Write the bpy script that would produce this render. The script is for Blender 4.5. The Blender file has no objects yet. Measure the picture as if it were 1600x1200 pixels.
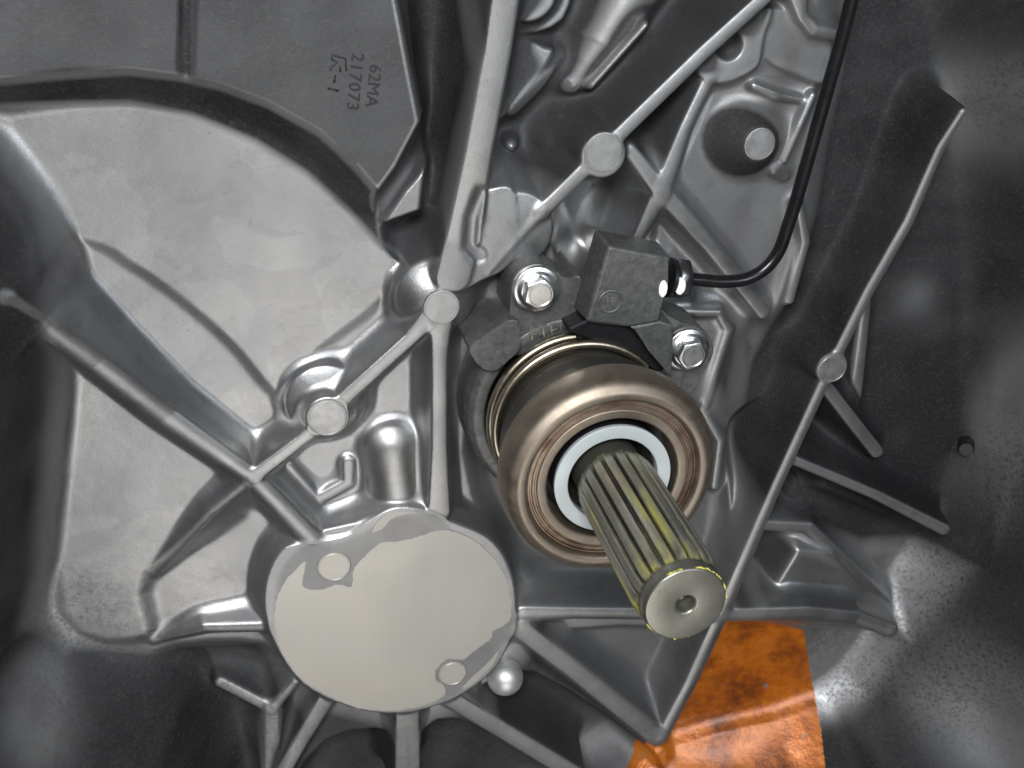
import bpy, bmesh, math, random
import numpy as np
from mathutils import Vector, Matrix
random.seed(7); rng = np.random.default_rng(7)
C = bpy.context.scene.collection
scene = bpy.context.scene
MM = 0.001

# ------------------------------------------------------------------ camera
F, H = 1800.0, 360.0                       # focal length in photo pixels, camera height over the housing floor (mm)
VPX, VPY = 341.0, -306.0                    # photo pixel straight below the camera (above the frame)
_d = np.array([VPX - 800, VPY - 600, F]); _d /= np.linalg.norm(_d)
EZ = -_d
EX = np.array([1., 0, 0]); EX = EX - (EX @ _d) * _d; EX /= np.linalg.norm(EX)
EY = np.cross(EZ, EX)
def at(px, py, z=0.0):
    """where the sight line through a photo pixel meets the height z (mm)"""
    r = np.array([px - 800, py - 600, F]); t = (H - z) / (r @ _d); p = r * t
    return np.array([p @ EX, p @ EY, z])
def mmpp(px, py, z=0.0):
    """mm per photo pixel there"""
    r = np.array([px - 800, py - 600, F]); return (H - z) / (r @ _d)
cam_d = bpy.data.cameras.new('camera'); cam = bpy.data.objects.new('camera', cam_d); C.objects.link(cam)
cam_d.sensor_fit = 'HORIZONTAL'; cam_d.sensor_width = 36.0; cam_d.lens = 36.0 * F / 1600.0
cam_d.clip_start = 0.005; cam_d.clip_end = 20
R = Matrix(((EX[0], -EX[1], -EX[2]), (EY[0], -EY[1], -EY[2]), (EZ[0], -EZ[1], -EZ[2])))
cam.matrix_world = Matrix.Translation((0, 0, H * MM)) @ R.to_4x4()
cam_d.dof.use_dof = True; cam_d.dof.focus_distance = 0.355; cam_d.dof.aperture_fstop = 24.0
scene.camera = cam

# ------------------------------------------------------------------ world and lamps (a workshop, plus an added side fill)
w = bpy.data.worlds.new('World'); scene.world = w; w.use_nodes = True
bg = w.node_tree.nodes['Background']; bg.inputs[0].default_value = (0.55, 0.68, 0.9, 1); bg.inputs[1].default_value = 0.012
def area(name, loc, target, sx, sy, power, col):
    l = bpy.data.lights.new(name, 'AREA'); l.shape = 'RECTANGLE'; l.size = sx; l.size_y = sy; l.energy = power; l.color = col
    o = bpy.data.objects.new(name, l); C.objects.link(o); o.location = loc
    o.rotation_euler = (Vector(target) - Vector(loc)).to_track_quat('-Z', 'Y').to_euler(); return o
area('workshop_lamp', (-0.06, 0.17, 0.50), (0.03, -0.2, 0), 0.20, 0.12, 4.5, (0.97, 0.985, 1.0))
area('ceiling_panel', (0.015, -0.53, 0.66), (0.02, -0.2, 0), 0.44, 0.44, 1.75, (1.0, 0.98, 0.95))
area('side_fill', (0.28, 0.03, 0.54), (0.0, -0.2, 0), 0.18, 0.18, 0.95, (0.84, 0.92, 1.0))  # added fill that brightens the fillets and rib tops
scene.view_settings.view_transform = 'Standard'; scene.view_settings.look = 'None'
scene.view_settings.exposure = 0.0; scene.view_settings.gamma = 1.0

# ------------------------------------------------------------------ materials
def mat(name):
    m = bpy.data.materials.new(name); m.use_nodes = True
    nt = m.node_tree; b = nt.nodes['Principled BSDF']; return m, nt, b
def N(nt, t, **kw):
    n = nt.nodes.new(t)
    for k, v in kw.items():
        if k.startswith('i_'): n.inputs[k[2:].replace('_', ' ')].default_value = v
        else: setattr(n, k, v)
    return n
def ramp(nt, fac, stops):
    r = nt.nodes.new('ShaderNodeValToRGB'); e = r.color_ramp.elements
    while len(e) < len(stops): e.new(0.5)
    for el, (p, c) in zip(e, stops): el.position = p; el.color = (c if len(c) == 4 else (*c, 1))
    nt.links.new(fac, r.inputs[0]); return r.outputs[0]
def noise(nt, scale, detail=4, rough=0.55, dist=0.0):
    tc = nt.nodes.get('TC') or nt.nodes.new('ShaderNodeTexCoord'); tc.name = 'TC'
    n = N(nt, 'ShaderNodeTexNoise', i_Scale=scale, i_Detail=detail, i_Roughness=rough, i_Distortion=dist)
    nt.links.new(tc.outputs['Object'], n.inputs['Vector']); return n.outputs['Fac']
def mixc(nt, fac, a, b, mode='MIX'):
    n = nt.nodes.new('ShaderNodeMix'); n.data_type = 'RGBA'; n.blend_type = mode
    for s, v in ((0, fac), (6, a), (7, b)):
        if hasattr(v, 'is_linked') or isinstance(v, bpy.types.NodeSocket): nt.links.new(v, n.inputs[s])
        else: n.inputs[s].default_value = v if s == 0 else (*v, 1)
    return n.outputs[2]
def math_(nt, op, a, b):
    n = nt.nodes.new('ShaderNodeMath'); n.operation = op
    for i, v in enumerate((a, b)):
        if isinstance(v, bpy.types.NodeSocket): nt.links.new(v, n.inputs[i])
        else: n.inputs[i].default_value = v
    return n.outputs[0]
def bump(nt, b, height, strength, dist):
    n = nt.nodes.new('ShaderNodeBump'); n.inputs['Strength'].default_value = strength; n.inputs['Distance'].default_value = dist
    nt.links.new(height, n.inputs['Height']); nt.links.new(n.outputs[0], b.inputs['Normal']); return n

def cast_material():
    m, nt, b = mat('cast_aluminium')
    col = ramp(nt, noise(nt, 14, 5, 0.6, 0.6), [(0.30, (0.27, 0.27, 0.275)), (0.52, (0.33, 0.33, 0.33)), (0.72, (0.39, 0.385, 0.375))])
    edge = ramp(nt, noise(nt, 22, 3, 0.5, 1.2), [(0.52, (0.90, 0.90, 0.91)), (0.535, (1, 1, 1))])      # drying marks with hard borders
    col = mixc(nt, 0.8, col, edge, 'MULTIPLY')
    speck = ramp(nt, noise(nt, 700, 3, 0.7), [(0.25, (0.30, 0.29, 0.27)), (0.33, (1, 1, 1))])
    col = mixc(nt, 0.6, col, speck, 'MULTIPLY')
    stain = ramp(nt, noise(nt, 40, 6, 0.7, 0.9), [(0.56, (1, 1, 1)), (0.60, (0.80, 0.785, 0.76)), (0.68, (0.90, 0.885, 0.865))])
    col = mixc(nt, 0.4, col, stain, 'MULTIPLY')
    at_ = N(nt, 'ShaderNodeAttribute', attribute_name='dirt')
    grit = ramp(nt, noise(nt, 620, 6, 0.75), [(0.36, (1, 1, 1)), (0.50, (0, 0, 0))])
    f = math_(nt, 'MULTIPLY', at_.outputs['Fac'], grit)
    col = mixc(nt, f, col, (0.05, 0.046, 0.042))
    du = N(nt, 'ShaderNodeAttribute', attribute_name='dust_shade')
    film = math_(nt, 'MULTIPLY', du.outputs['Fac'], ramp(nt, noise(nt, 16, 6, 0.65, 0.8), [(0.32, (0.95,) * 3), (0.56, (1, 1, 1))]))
    col = mixc(nt, film, col, (0.018, 0.018, 0.019))  # dust and painted shade both darken the metal here
    fleck = ramp(nt, noise(nt, 820, 4, 0.75), [(0.52, (0, 0, 0)), (0.68, (0.16,) * 3)])      # pale grains in the dark film
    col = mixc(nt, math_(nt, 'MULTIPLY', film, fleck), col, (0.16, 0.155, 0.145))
    nt.links.new(col, b.inputs['Base Color'])
    rg = ramp(nt, noise(nt, 30, 4, 0.6), [(0.3, (0.34,) * 3), (0.7, (0.45,) * 3)])
    rg = mixc(nt, math_(nt, 'MAXIMUM', at_.outputs['Fac'], film), rg, (0.6, 0.6, 0.6))
    nt.links.new(rg, b.inputs['Roughness'])
    nt.links.new(math_(nt, 'SUBTRACT', 0.5, math_(nt, 'MULTIPLY', film, 0.38)), b.inputs['Specular IOR Level'])
    mt = math_(nt, 'SUBTRACT', 0.95, math_(nt, 'MULTIPLY', math_(nt, 'MAXIMUM', f, math_(nt, 'MULTIPLY', film, 0.9)), 0.9)); nt.links.new(mt, b.inputs['Metallic'])
    hgt = math_(nt, 'ADD', math_(nt, 'MULTIPLY', noise(nt, 2000, 3, 0.7), 0.7), math_(nt, 'MULTIPLY', noise(nt, 330, 5, 0.65), 0.7))
    hgt = math_(nt, 'ADD', hgt, math_(nt, 'MULTIPLY', f, 1.5))
    gritty = math_(nt, 'MULTIPLY', film, math_(nt, 'ADD', math_(nt, 'MULTIPLY', noise(nt, 560, 5, 0.8), 1.6), math_(nt, 'MULTIPLY', noise(nt, 1300, 3, 0.8), 0.9)))
    hgt = math_(nt, 'ADD', hgt, gritty)
    bump(nt, b, hgt, 0.25, 0.0004)
    return m
M_CAST = cast_material()

def simple(name, col, metallic, rough, var=0.15, nscale=120, bstr=0.0, bdist=0.0002, bscale=600, rvar=0.15):
    m, nt, b = mat(name); b.inputs['Metallic'].default_value = metallic
    lo = tuple(c * (1 - var) for c in col); hi = tuple(min(1, c * (1 + var)) for c in col)
    nt.links.new(ramp(nt, noise(nt, nscale, 4, 0.6, 0.3), [(0.3, lo), (0.7, hi)]), b.inputs['Base Color'])
    nt.links.new(ramp(nt, noise(nt, nscale * 1.7, 4, 0.6), [(0.3, (rough * (1 - rvar),) * 3), (0.7, (min(1, rough * (1 + rvar)),) * 3)]), b.inputs['Roughness'])
    if bstr: bump(nt, b, noise(nt, bscale, 3, 0.6), bstr, bdist)
    return m
def face_material():
    m, nt, b = mat('machined_face'); b.inputs['Metallic'].default_value = 0.85
    c = ramp(nt, noise(nt, 9, 3, 0.5, 0.8), [(0.3, (0.385, 0.378, 0.36)), (0.7, (0.43, 0.41, 0.372))])
    tc = nt.nodes['TC']; mp = nt.nodes.new('ShaderNodeMapping'); mp.inputs['Scale'].default_value = (1, 0.06, 1); mp.inputs['Rotation'].default_value = (0, 0, 0.5)
    nt.links.new(tc.outputs['Object'], mp.inputs[0])
    n = N(nt, 'ShaderNodeTexNoise', i_Scale=500, i_Detail=3); nt.links.new(mp.outputs[0], n.inputs['Vector'])
    c = mixc(nt, 0.22, c, ramp(nt, n.outputs['Fac'], [(0.3, (0.9, 0.9, 0.9)), (0.7, (1, 1, 1))]), 'MULTIPLY')
    spot = ramp(nt, noise(nt, 55, 5, 0.65, 0.5), [(0.66, (1, 1, 1)), (0.72, (0.86, 0.86, 0.87))]); c = mixc(nt, 0.7, c, spot, 'MULTIPLY')
    nt.links.new(c, b.inputs['Base Color'])
    nt.links.new(ramp(nt, noise(nt, 12, 4, 0.6, 1.0), [(0.3, (0.40,) * 3), (0.7, (0.50,) * 3)]), b.inputs['Roughness'])
    bump(nt, b, n.outputs['Fac'], 0.06, 0.0001); return m
M_FACE = face_material()
M_PAD = simple('machined_pad', (0.37, 0.365, 0.36), 0.95, 0.48, 0.12, 160, 0.15, 0.0001, 900)
M_DARKCAST = simple('grey_die_casting', (0.115, 0.115, 0.112), 0.6, 0.48, 0.28, 420, 0.4, 0.0003, 900)
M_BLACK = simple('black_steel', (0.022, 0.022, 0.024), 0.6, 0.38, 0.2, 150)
M_RUBBER = simple('black_sleeve', (0.085, 0.08, 0.068), 0.75, 0.4, 0.2, 150)
M_SPRING = simple('spring_wire', (0.46, 0.40, 0.31), 1.0, 0.34, 0.12, 200)
M_ZINC = simple('zinc_bolt', (0.84, 0.85, 0.85), 1.0, 0.3, 0.08, 200, 0.05, 0.0001, 500)
M_WHITE = simple('white_nylon', (0.37, 0.40, 0.40), 0.0, 0.42, 0.04, 60)
M_NUT = simple('dark_zinc', (0.12, 0.12, 0.125), 0.9, 0.35, 0.1, 200)
M_PAINT = simple('white_paint_dab', (0.72, 0.72, 0.69), 0.0, 0.5, 0.03, 200)
M_BALL = simple('satin_ball', (0.62, 0.62, 0.61), 0.85, 0.5, 0.08, 120, 0.1, 0.0002, 700)
M_RAISED = simple('highlit_raised_letter', (0.30, 0.30, 0.29), 0.9, 0.4, 0.1, 300)  # highlight of the relief put into a paler colour
M_LETTER = simple('dark_cast_letter', (0.012, 0.012, 0.013), 0.2, 0.55, 0.15, 200)
M_PIPE = simple('black_pipe', (0.012, 0.012, 0.013), 0.3, 0.25, 0.2, 150)
def copper():
    m, nt, b = mat('bronzed_steel'); b.inputs['Metallic'].default_value = 1.0
    c = ramp(nt, noise(nt, 45, 5, 0.65, 0.5), [(0.30, (0.25, 0.205, 0.16)), (0.6, (0.33, 0.28, 0.225)), (0.8, (0.39, 0.34, 0.285))])
    nt.links.new(c, b.inputs['Base Color'])
    nt.links.new(ramp(nt, noise(nt, 200, 4, 0.6), [(0.3, (0.46,) * 3), (0.7, (0.60,) * 3)]), b.inputs['Roughness'])
    return m
M_COPPER = copper()
def copper_worn():
    m, nt, b = mat('worn_bronzed_track'); b.inputs['Metallic'].default_value = 0.85
    c = ramp(nt, noise(nt, 60, 6, 0.7, 0.8), [(0.36, (0.11, 0.07, 0.048)), (0.55, (0.25, 0.185, 0.135)), (0.75, (0.38, 0.31, 0.24))])
    nt.links.new(c, b.inputs['Base Color']); b.inputs['Roughness'].default_value = 0.4
    bump(nt, b, noise(nt, 500, 4, 0.7), 0.3, 0.0003)
    return m
M_WORN = copper_worn()
def shaft_mat(name, amount, k=0.8):
    m, nt, b = mat(name)
    steel = ramp(nt, noise(nt, 150, 4, 0.6), [(0.3, (0.36 * k, 0.35 * k, 0.30 * k)), (0.7, (0.46 * k, 0.45 * k, 0.39 * k))])
    tc = nt.nodes['TC']; mp = nt.nodes.new('ShaderNodeMapping'); mp.inputs['Scale'].default_value = (1, 1, 0.2)
    nt.links.new(tc.outputs['Object'], mp.inputs[0])
    n = N(nt, 'ShaderNodeTexNoise', i_Scale=130, i_Detail=5, i_Roughness=0.65); nt.links.new(mp.outputs[0], n.inputs['Vector'])
    zz = nt.nodes.new('ShaderNodeSeparateXYZ'); nt.links.new(tc.outputs['Object'], zz.inputs[0])      # more grease towards the tip
    tip = N(nt, 'ShaderNodeMapRange'); nt.links.new(zz.outputs[2], tip.inputs[0]); tip.inputs[1].default_value = 0.112; tip.inputs[2].default_value = 0.134; tip.inputs[3].default_value = 0.0; tip.inputs[4].default_value = 0.09 if amount > 0 else 0.0
    tip.inputs[4].default_value *= 0.4
    f = ramp(nt, math_(nt, 'ADD', n.outputs['Fac'], tip.outputs[0]), [(0.60 - amount, (0, 0, 0)), (0.74 - amount, (0.75,) * 3)])
    col = mixc(nt, f, steel, (0.36, 0.33, 0.045))
    d = ramp(nt, noise(nt, 340, 3, 0.6), [(0.26, (0.35, 0.32, 0.28)), (0.33, (1, 1, 1))])
    col = mixc(nt, 0.8, col, d, 'MULTIPLY')
    sp = nt.nodes.new('ShaderNodeSeparateXYZ'); nt.links.new(tc.outputs['Object'], sp.inputs[0])      # shade between the teeth, painted dark by radius
    rad = math_(nt, 'SQRT', math_(nt, 'ADD', math_(nt, 'MULTIPLY', sp.outputs[0], sp.outputs[0]), math_(nt, 'MULTIPLY', sp.outputs[1], sp.outputs[1])), 0.0)
    if amount > 0:
        groove_shade = ramp(nt, math_(nt, 'MULTIPLY', rad, 50.0), [(0.548, (0.9,) * 3), (0.585, (0.0,) * 3)])
        col = mixc(nt, groove_shade, col, (0.022, 0.020, 0.014))
    nt.links.new(col, b.inputs['Base Color'])
    nt.links.new(math_(nt, 'SUBTRACT', 0.85, math_(nt, 'MULTIPLY', f, 0.7)), b.inputs['Metallic'])
    b.inputs['Roughness'].default_value = 0.36
    bump(nt, b, noise(nt, 500, 3), 0.12, 0.0002)
    return m
M_SHAFT = shaft_mat('greased_shaft_steel', 0.10); M_SHAFTP = shaft_mat('shaft_steel', -0.2, 0.62)
M_GREASE = simple('yellow_grease', (0.50, 0.46, 0.07), 0.0, 0.35, 0.2, 300)
def rust():
    m, nt, b = mat('orange_rust_film')
    c = ramp(nt, noise(nt, 48, 8, 0.72, 0.1), [(0.33, (0.10, 0.028, 0.008)), (0.46, (0.30, 0.075, 0.007)), (0.58, (0.50, 0.135, 0.008)), (0.75, (0.42, 0.19, 0.06))])
    g = ramp(nt, noise(nt, 60, 4, 0.6, 0.5), [(0.66, (0, 0, 0)), (0.70, (0.8,) * 3)])
    c = mixc(nt, g, c, (0.22, 0.20, 0.20))
    nt.links.new(c, b.inputs['Base Color']); b.inputs['Roughness'].default_value = 0.26; b.inputs['Metallic'].default_value = 0.3; b.inputs['Coat Weight'].default_value = 0.5; b.inputs['Coat Roughness'].default_value = 0.25
    h = math_(nt, 'ADD', noise(nt, 260, 5, 0.7), math_(nt, 'MULTIPLY', noise(nt, 60, 3), 0.7))
    bump(nt, b, h, 0.35, 0.0008); return m
M_RUST = rust()

# ------------------------------------------------------------------ object helpers
def thing(name, label, cat, loc=(0, 0, 0), group=None):
    o = bpy.data.objects.new(name, None); C.objects.link(o); o.location = loc; o.empty_display_size = 0.01
    o['label'] = label; o['category'] = cat
    if group: o['group'] = group
    return o
def link(name, me, m, parent=None, smooth=True, label=None):
    if m is not None: me.materials.append(m)
    if smooth: me.polygons.foreach_set('use_smooth', [True] * len(me.polygons))
    o = bpy.data.objects.new(name, me); C.objects.link(o)
    if parent is not None:
        o.parent = parent
        p = parent; off = Vector((0, 0, 0))
        while p is not None: off = off + p.location; p = p.parent
        me.transform(Matrix.Translation(-off))       # meshes are built in scene coordinates
    if label: o['label'] = label
    return o
def from_bm(name, bm, m, parent=None, smooth=True, sharp=35, label=None):
    bmesh.ops.recalc_face_normals(bm, faces=bm.faces[:]); bm.normal_update()
    for e in bm.edges:
        if len(e.link_faces) == 2 and e.calc_face_angle(0) > math.radians(sharp): e.smooth = False
    me = bpy.data.meshes.new(name); bm.to_mesh(me); bm.free()
    return link(name, me, m, parent, smooth, label)
def lathe(prof, cx, cy, n=96, closed=False, a0=0.0, a1=2 * math.pi):
    """prof: (r, z) in mm, about the vertical line through cx, cy"""
    bm = bmesh.new(); full = abs(a1 - a0 - 2 * math.pi) < 1e-6; k = n if full else n + 1
    rings = []
    for i in range(k):
        a = a0 + (a1 - a0) * i / n
        rings.append([bm.verts.new(((cx + r * math.cos(a)) * MM, (cy + r * math.sin(a)) * MM, z * MM)) for r, z in prof])
    m = len(prof)
    for i in range(n):
        A, B = rings[i], rings[(i + 1) % k]
        for j in range(m if closed else m - 1):
            q = [A[j], A[(j + 1) % m], B[(j + 1) % m], B[j]]
            bm.faces.new(q)
    bmesh.ops.remove_doubles(bm, verts=bm.verts[:], dist=1e-7)
    bmesh.ops.dissolve_degenerate(bm, edges=bm.edges[:], dist=1e-8)
    if not full and closed:
        bm.verts.index_update()
        bmesh.ops.holes_fill(bm, edges=[e for e in bm.edges if e.is_boundary], sides=0)
    return bm
def rounded(prof, r=1.0, n=4):
    """round the inner corners of an (r,z) polyline"""
    P = [np.array(p, float) for p in prof]; out = [tuple(P[0])]
    for a, b, c in zip(P, P[1:], P[2:]):
        u, v = a - b, c - b; lu, lv = np.linalg.norm(u), np.linalg.norm(v); t = min(r, lu * 0.45, lv * 0.45)
        p, q = b + u / lu * t, b + v / lv * t
        for i in range(n + 1):
            s = i / n; out.append(tuple((1 - s) ** 2 * p + 2 * s * (1 - s) * b + s * s * q))
    out.append(tuple(P[-1])); return out
def prism(pts, z0, z1, bevel=0.6, seg=2, draft=0.0):
    """pts (x,y) mm outline, extruded from z0 to z1; the top edge is bevelled"""
    bm = bmesh.new(); P = np.array(pts, float)
    if np.sum(P[:, 0] * np.roll(P[:, 1], -1) - np.roll(P[:, 0], -1) * P[:, 1]) < 0: P = P[::-1]
    c = P.mean(0)
    Q = c + (P - c) * (1 + draft)
    lo = [bm.verts.new((x * MM, y * MM, z0 * MM)) for x, y in Q]
    hi = [bm.verts.new((x * MM, y * MM, z1 * MM)) for x, y in P]
    n = len(P); top = bm.faces.new(hi); bm.faces.new(lo[::-1])
    for i in range(n): bm.faces.new((lo[i], lo[(i + 1) % n], hi[(i + 1) % n], hi[i]))
    if bevel:
        es = list(top.edges) + [e for e in bm.edges if len(set(e.verts) & set(hi)) == 1]
        bmesh.ops.bevel(bm, geom=list(set(es)), offset=bevel * MM, segments=seg, profile=0.5, affect='EDGES', clamp_overlap=True)
    return bm
def px_poly(pts, z): return [tuple(at(x, y, z)[:2]) for x, y in pts]
def catmull(P, n=6, closed=False):
    P = [np.array(p, float) for p in P]; out = []; k = len(P)
    rngi = range(k) if closed else range(k - 1)
    for i in rngi:
        g = (lambda j: P[j % k]) if closed else (lambda j: P[min(max(j, 0), k - 1)])
        a, b, c, d = g(i - 1), g(i), g(i + 1), g(i + 2)
        for s in range(n):
            t = s / n
            out.append(0.5 * ((2 * b) + (c - a) * t + (2 * a - 5 * b + 4 * c - d) * t * t + (3 * b - a - 3 * c + d) * t ** 3))
    if not closed: out.append(P[-1])
    return out
def tube(path, r, n=16, caps=True):
    """path in mm; r a number or a list"""
    bm = bmesh.new(); P = [np.array(p, float) for p in path]; rr = r if hasattr(r, '__len__') else [r] * len(P)
    up = np.array([0, 0, 1.0]); rings = []
    for i, p in enumerate(P):
        t = P[min(i + 1, len(P) - 1)] - P[max(i - 1, 0)]; t /= np.linalg.norm(t)
        s = np.cross(t, up); s /= np.linalg.norm(s); u = np.cross(s, t)
        rings.append([bm.verts.new((p + rr[i] * (math.cos(a) * s + math.sin(a) * u)) * MM) for a in np.linspace(0, 2 * math.pi, n, endpoint=False)])
    for A, B in zip(rings, rings[1:]):
        for j in range(n): bm.faces.new((A[j], A[(j + 1) % n], B[(j + 1) % n], B[j]))
    if caps: bm.faces.new(rings[0][::-1]); bm.faces.new(rings[-1])
    return bm

# ------------------------------------------------------------------ the housing casting: one relief, cut into its parts
GS = 0.4
gx = np.arange(-200, 440 + GS, GS); gy = np.arange(-500, 20 + GS, GS)
X, Y = np.meshgrid(gx, gy); nx, ny = len(gx), len(gy)
Hh = np.full(X.shape, 11.0); TOP = np.full(X.shape, -200.0); LAB = np.zeros(X.shape, np.int16); NAMES = ['floor_wall']; INFO = [(None, None)]
def lab(name, label=None):
    NAMES.append(name); INFO.append((name, label)); return len(NAMES) - 1
def win(x0, x1, y0, y1):
    i0 = max(0, int((x0 - gx[0]) / GS)); i1 = min(nx, int((x1 - gx[0]) / GS) + 2)
    j0 = max(0, int((y0 - gy[0]) / GS)); j1 = min(ny, int((y1 - gy[0]) / GS) + 2)
    return slice(j0, j1), slice(i0, i1)
def poly_sdf(P, x, y):
    P = np.array(P, float); d = np.full(x.shape, 1e9); ins = np.zeros(x.shape, bool)
    for (x0, y0), (x1, y1) in zip(P, np.roll(P, -1, 0)):
        ex_, ey_ = x1 - x0, y1 - y0; l2 = ex_ * ex_ + ey_ * ey_ + 1e-12
        t = np.clip(((x - x0) * ex_ + (y - y0) * ey_) / l2, 0, 1)
        d = np.minimum(d, (x - x0 - t * ex_) ** 2 + (y - y0 - t * ey_) ** 2)
        if y0 != y1:
            c = (y0 > y) != (y1 > y); ins ^= c & (x < (x1 - x0) * (y - y0) / (y1 - y0) + x0)
    d = np.sqrt(d); return np.where(ins, -d, d)
def smax(a, b, k):
    h = np.clip(0.5 + 0.5 * (a - b) / k, 0, 1); return b + (a - b) * h + k * h * (1 - h)
def smin(a, b, k): return -smax(-a, -b, k)
def blur(A, sig):
    r = int(3 * sig / GS) + 1; k = np.exp(-0.5 * (np.arange(-r, r + 1) * GS / sig) ** 2); k /= k.sum()
    for ax in (0, 1):
        pad = [(0, 0), (0, 0)]; pad[ax] = (r, r); B = np.pad(A, pad, 'edge'); out = np.zeros_like(A)
        for i, kk in enumerate(k):
            sl = [slice(None)] * 2; sl[ax] = slice(i, i + A.shape[ax]); out += kk * B[tuple(sl)]
        A = out
    return A
def zm(z):
    return z if z >= 22 else 22 + (z - 22) * 0.5      # relief depths below the machined level
def region(pts, z, soft=3.0, z2=None, curve=True):
    """set the floor inside a traced outline to the level z, with a slope of width soft at its border"""
    z = zm(z); P = px_poly(pts, z)
    if curve: P = [tuple(p) for p in catmull([np.array(p) for p in P], 4, True)]
    a = np.array(P); s = win(a[:, 0].min() - 3 * soft, a[:, 0].max() + 3 * soft, a[:, 1].min() - 3 * soft, a[:, 1].max() + 3 * soft)
    d = poly_sdf(P, X[s], Y[s]); t = np.clip(0.5 - d / (2 * soft), 0, 1); t = t * t * (3 - 2 * t)
    lev = z
    if z2 is not None:                         # a sloping floor: z at the first point, z2 at the far end given as (px,py,z)
        p0 = at(pts[0][0], pts[0][1], z)[:2]; p1 = at(z2[0], z2[1], z2[2])[:2]; v = p1 - p0
        u = np.clip(((X[s] - p0[0]) * v[0] + (Y[s] - p0[1]) * v[1]) / (v @ v), -0.2, 1.2); lev = z + (z2[2] - z) * u
    Hh[s] = Hh[s] * (1 - t) + lev * t
def mark(s, f, idx, k):
    m = f > np.maximum(Hh[s], TOP[s]) - 0.3; L = LAB[s]; L[m] = idx; LAB[s] = L
    TOP[s] = smax(TOP[s], f, 1.0)
def rib(pts, name='rib', slope=7.0, k=5.0, crown=0.35, label=None, left=None, right=None):
    """pts: (px, py, half width px, z top)"""
    idx = lab(name, label)
    pts = [(x, y, hw, zm(z)) for x, y, hw, z in pts]
    W = [(*at(x, y, z)[:2], 1.3 * hw * mmpp(x, y, z), z) for x, y, hw, z in pts]
    a = np.array(W); m = 45 / min(slope, left or slope, right or slope) * 2 + 12
    s = win(a[:, 0].min() - m, a[:, 0].max() + m, a[:, 1].min() - m, a[:, 1].max() + m); x, y = X[s], Y[s]
    f = np.full(x.shape, -1e3); best = np.full(x.shape, 1e9)
    for (x0, y0, w0, z0), (x1, y1, w1, z1) in zip(W, W[1:]):
        ex_, ey_ = x1 - x0, y1 - y0; t = np.clip(((x - x0) * ex_ + (y - y0) * ey_) / (ex_ ** 2 + ey_ ** 2), 0, 1)
        d = np.hypot(x - x0 - t * ex_, y - y0 - t * ey_); hw = w0 + (w1 - w0) * t
        side = ex_ * (y - y0) - ey_ * (x - x0)              # > 0 on the left of the running direction
        sl = np.where(side > 0, left or slope, right or slope)
        g = z0 + (z1 - z0) * t - crown * np.clip(d / hw, 0, 1) ** 2 - sl * np.clip(d - hw, 0, None)
        near = d - hw < best; f = np.where(near, g, f); best = np.minimum(best, d - hw)
    mark(s, f, idx, k)
def boss(px, py, r, z, name='boss', slope=5.0, k=5.0, dome=0.0, label=None, z_ref=None):
    z = zm(z); idx = lab(name, label); c = at(px, py, z if z_ref is None else z_ref); rr = r * mmpp(px, py, z)
    m = rr + 60 / slope + 8; s = win(c[0] - m, c[0] + m, c[1] - m, c[1] + m)
    d = np.hypot(X[s] - c[0], Y[s] - c[1])
    f = z - slope * np.clip(d - rr, 0, None) - dome * np.clip(d / rr, 0, 1) ** 2
    mark(s, f, idx, k)
def plateau(pts, z, name='plateau', slope=5.0, k=4.0, label=None, curve=True, tilt=None, steep=None):
    z = zm(z); idx = lab(name, label); P = px_poly(pts, z)
    if curve: P = [tuple(p) for p in catmull([np.array(p) for p in P], 4, True)]
    a = np.array(P); m = 60 / slope + 8
    s = win(a[:, 0].min() - m, a[:, 0].max() + m, a[:, 1].min() - m, a[:, 1].max() + m)
    if steep is not None:                       # a steeper flank right of (and above) a traced point
        c = at(steep[0], steep[1], z); slope = np.where((X[s] > c[0]) & (Y[s] > c[1] - steep[2]), 5.0, slope)
    f = z - slope * np.clip(poly_sdf(P, X[s], Y[s]), 0, None)
    if tilt: f = f + tilt[0] * (X[s] - tilt[2]) + tilt[1] * (Y[s] - tilt[3])
    mark(s, f, idx, k)

FLAT = [(690, 480, 32, 22), (512, 652, 35, 22), (943, 241, 36, 22), (1187, 225, 28, 18.5), (1300, 575, 27, 22)]
T = 22.0                                       # level of the machined boss faces
# --- floors and pockets, back to front
region([(-300, -200), (720, -200), (715, 100), (690, 300), (640, 400), (600, 470), (500, 550), (440, 610), (420, 610), (360, 540), (280, 470), (200, 415), (110, 375), (-300, 300)], 3, 2.6)
region([(640, -120), (790, -120), (760, 150), (725, 330), (690, 400), (640, 380), (600, 330), (650, 190), (640, 90)], -34, 4)        # channel beside the tall rib
region([(775, -150), (1240, -150), (1190, 0), (985, 215), (1000, 300), (960, 380), (880, 400), (850, 330), (760, 310), (745, 250)], -38, 5)   # deep upper cavity
region([(1105, 110), (1045, 280), (985, 240), (1060, 150)], -34, 3)
region([(990, 270), (1030, 310), (995, 380), (930, 370), (950, 310)], -22, 3)
region([(1040, 320), (1180, 490), (1100, 480), (1060, 420), (1020, 380)], -6, 3)
region([(1270, 130), (1330, -150), (1500, -400), (1900, -300), (1800, 300), (1700, 600), (1560, 860), (1250, 730), (1210, 700), (1130, 690), (1150, 520), (1215, 470), (1255, 330)], -20, 9)
region([(1130, 640), (1290, 600), (1240, 740), (1150, 900), (1120, 920), (1130, 750)], -40, 5)
region([(1240, 740), (1480, 840), (1400, 960), (1290, 830), (1200, 820)], -24, 4, curve=False)
region([(820, 990), (1120, 985), (1060, 1130), (1030, 1140)], -14, 3)
region([(1085, 960), (1385, 970), (1400, 1000), (1300, 1105), (1240, 1180), (1030, 1190)], -14, 4, curve=False)
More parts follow.
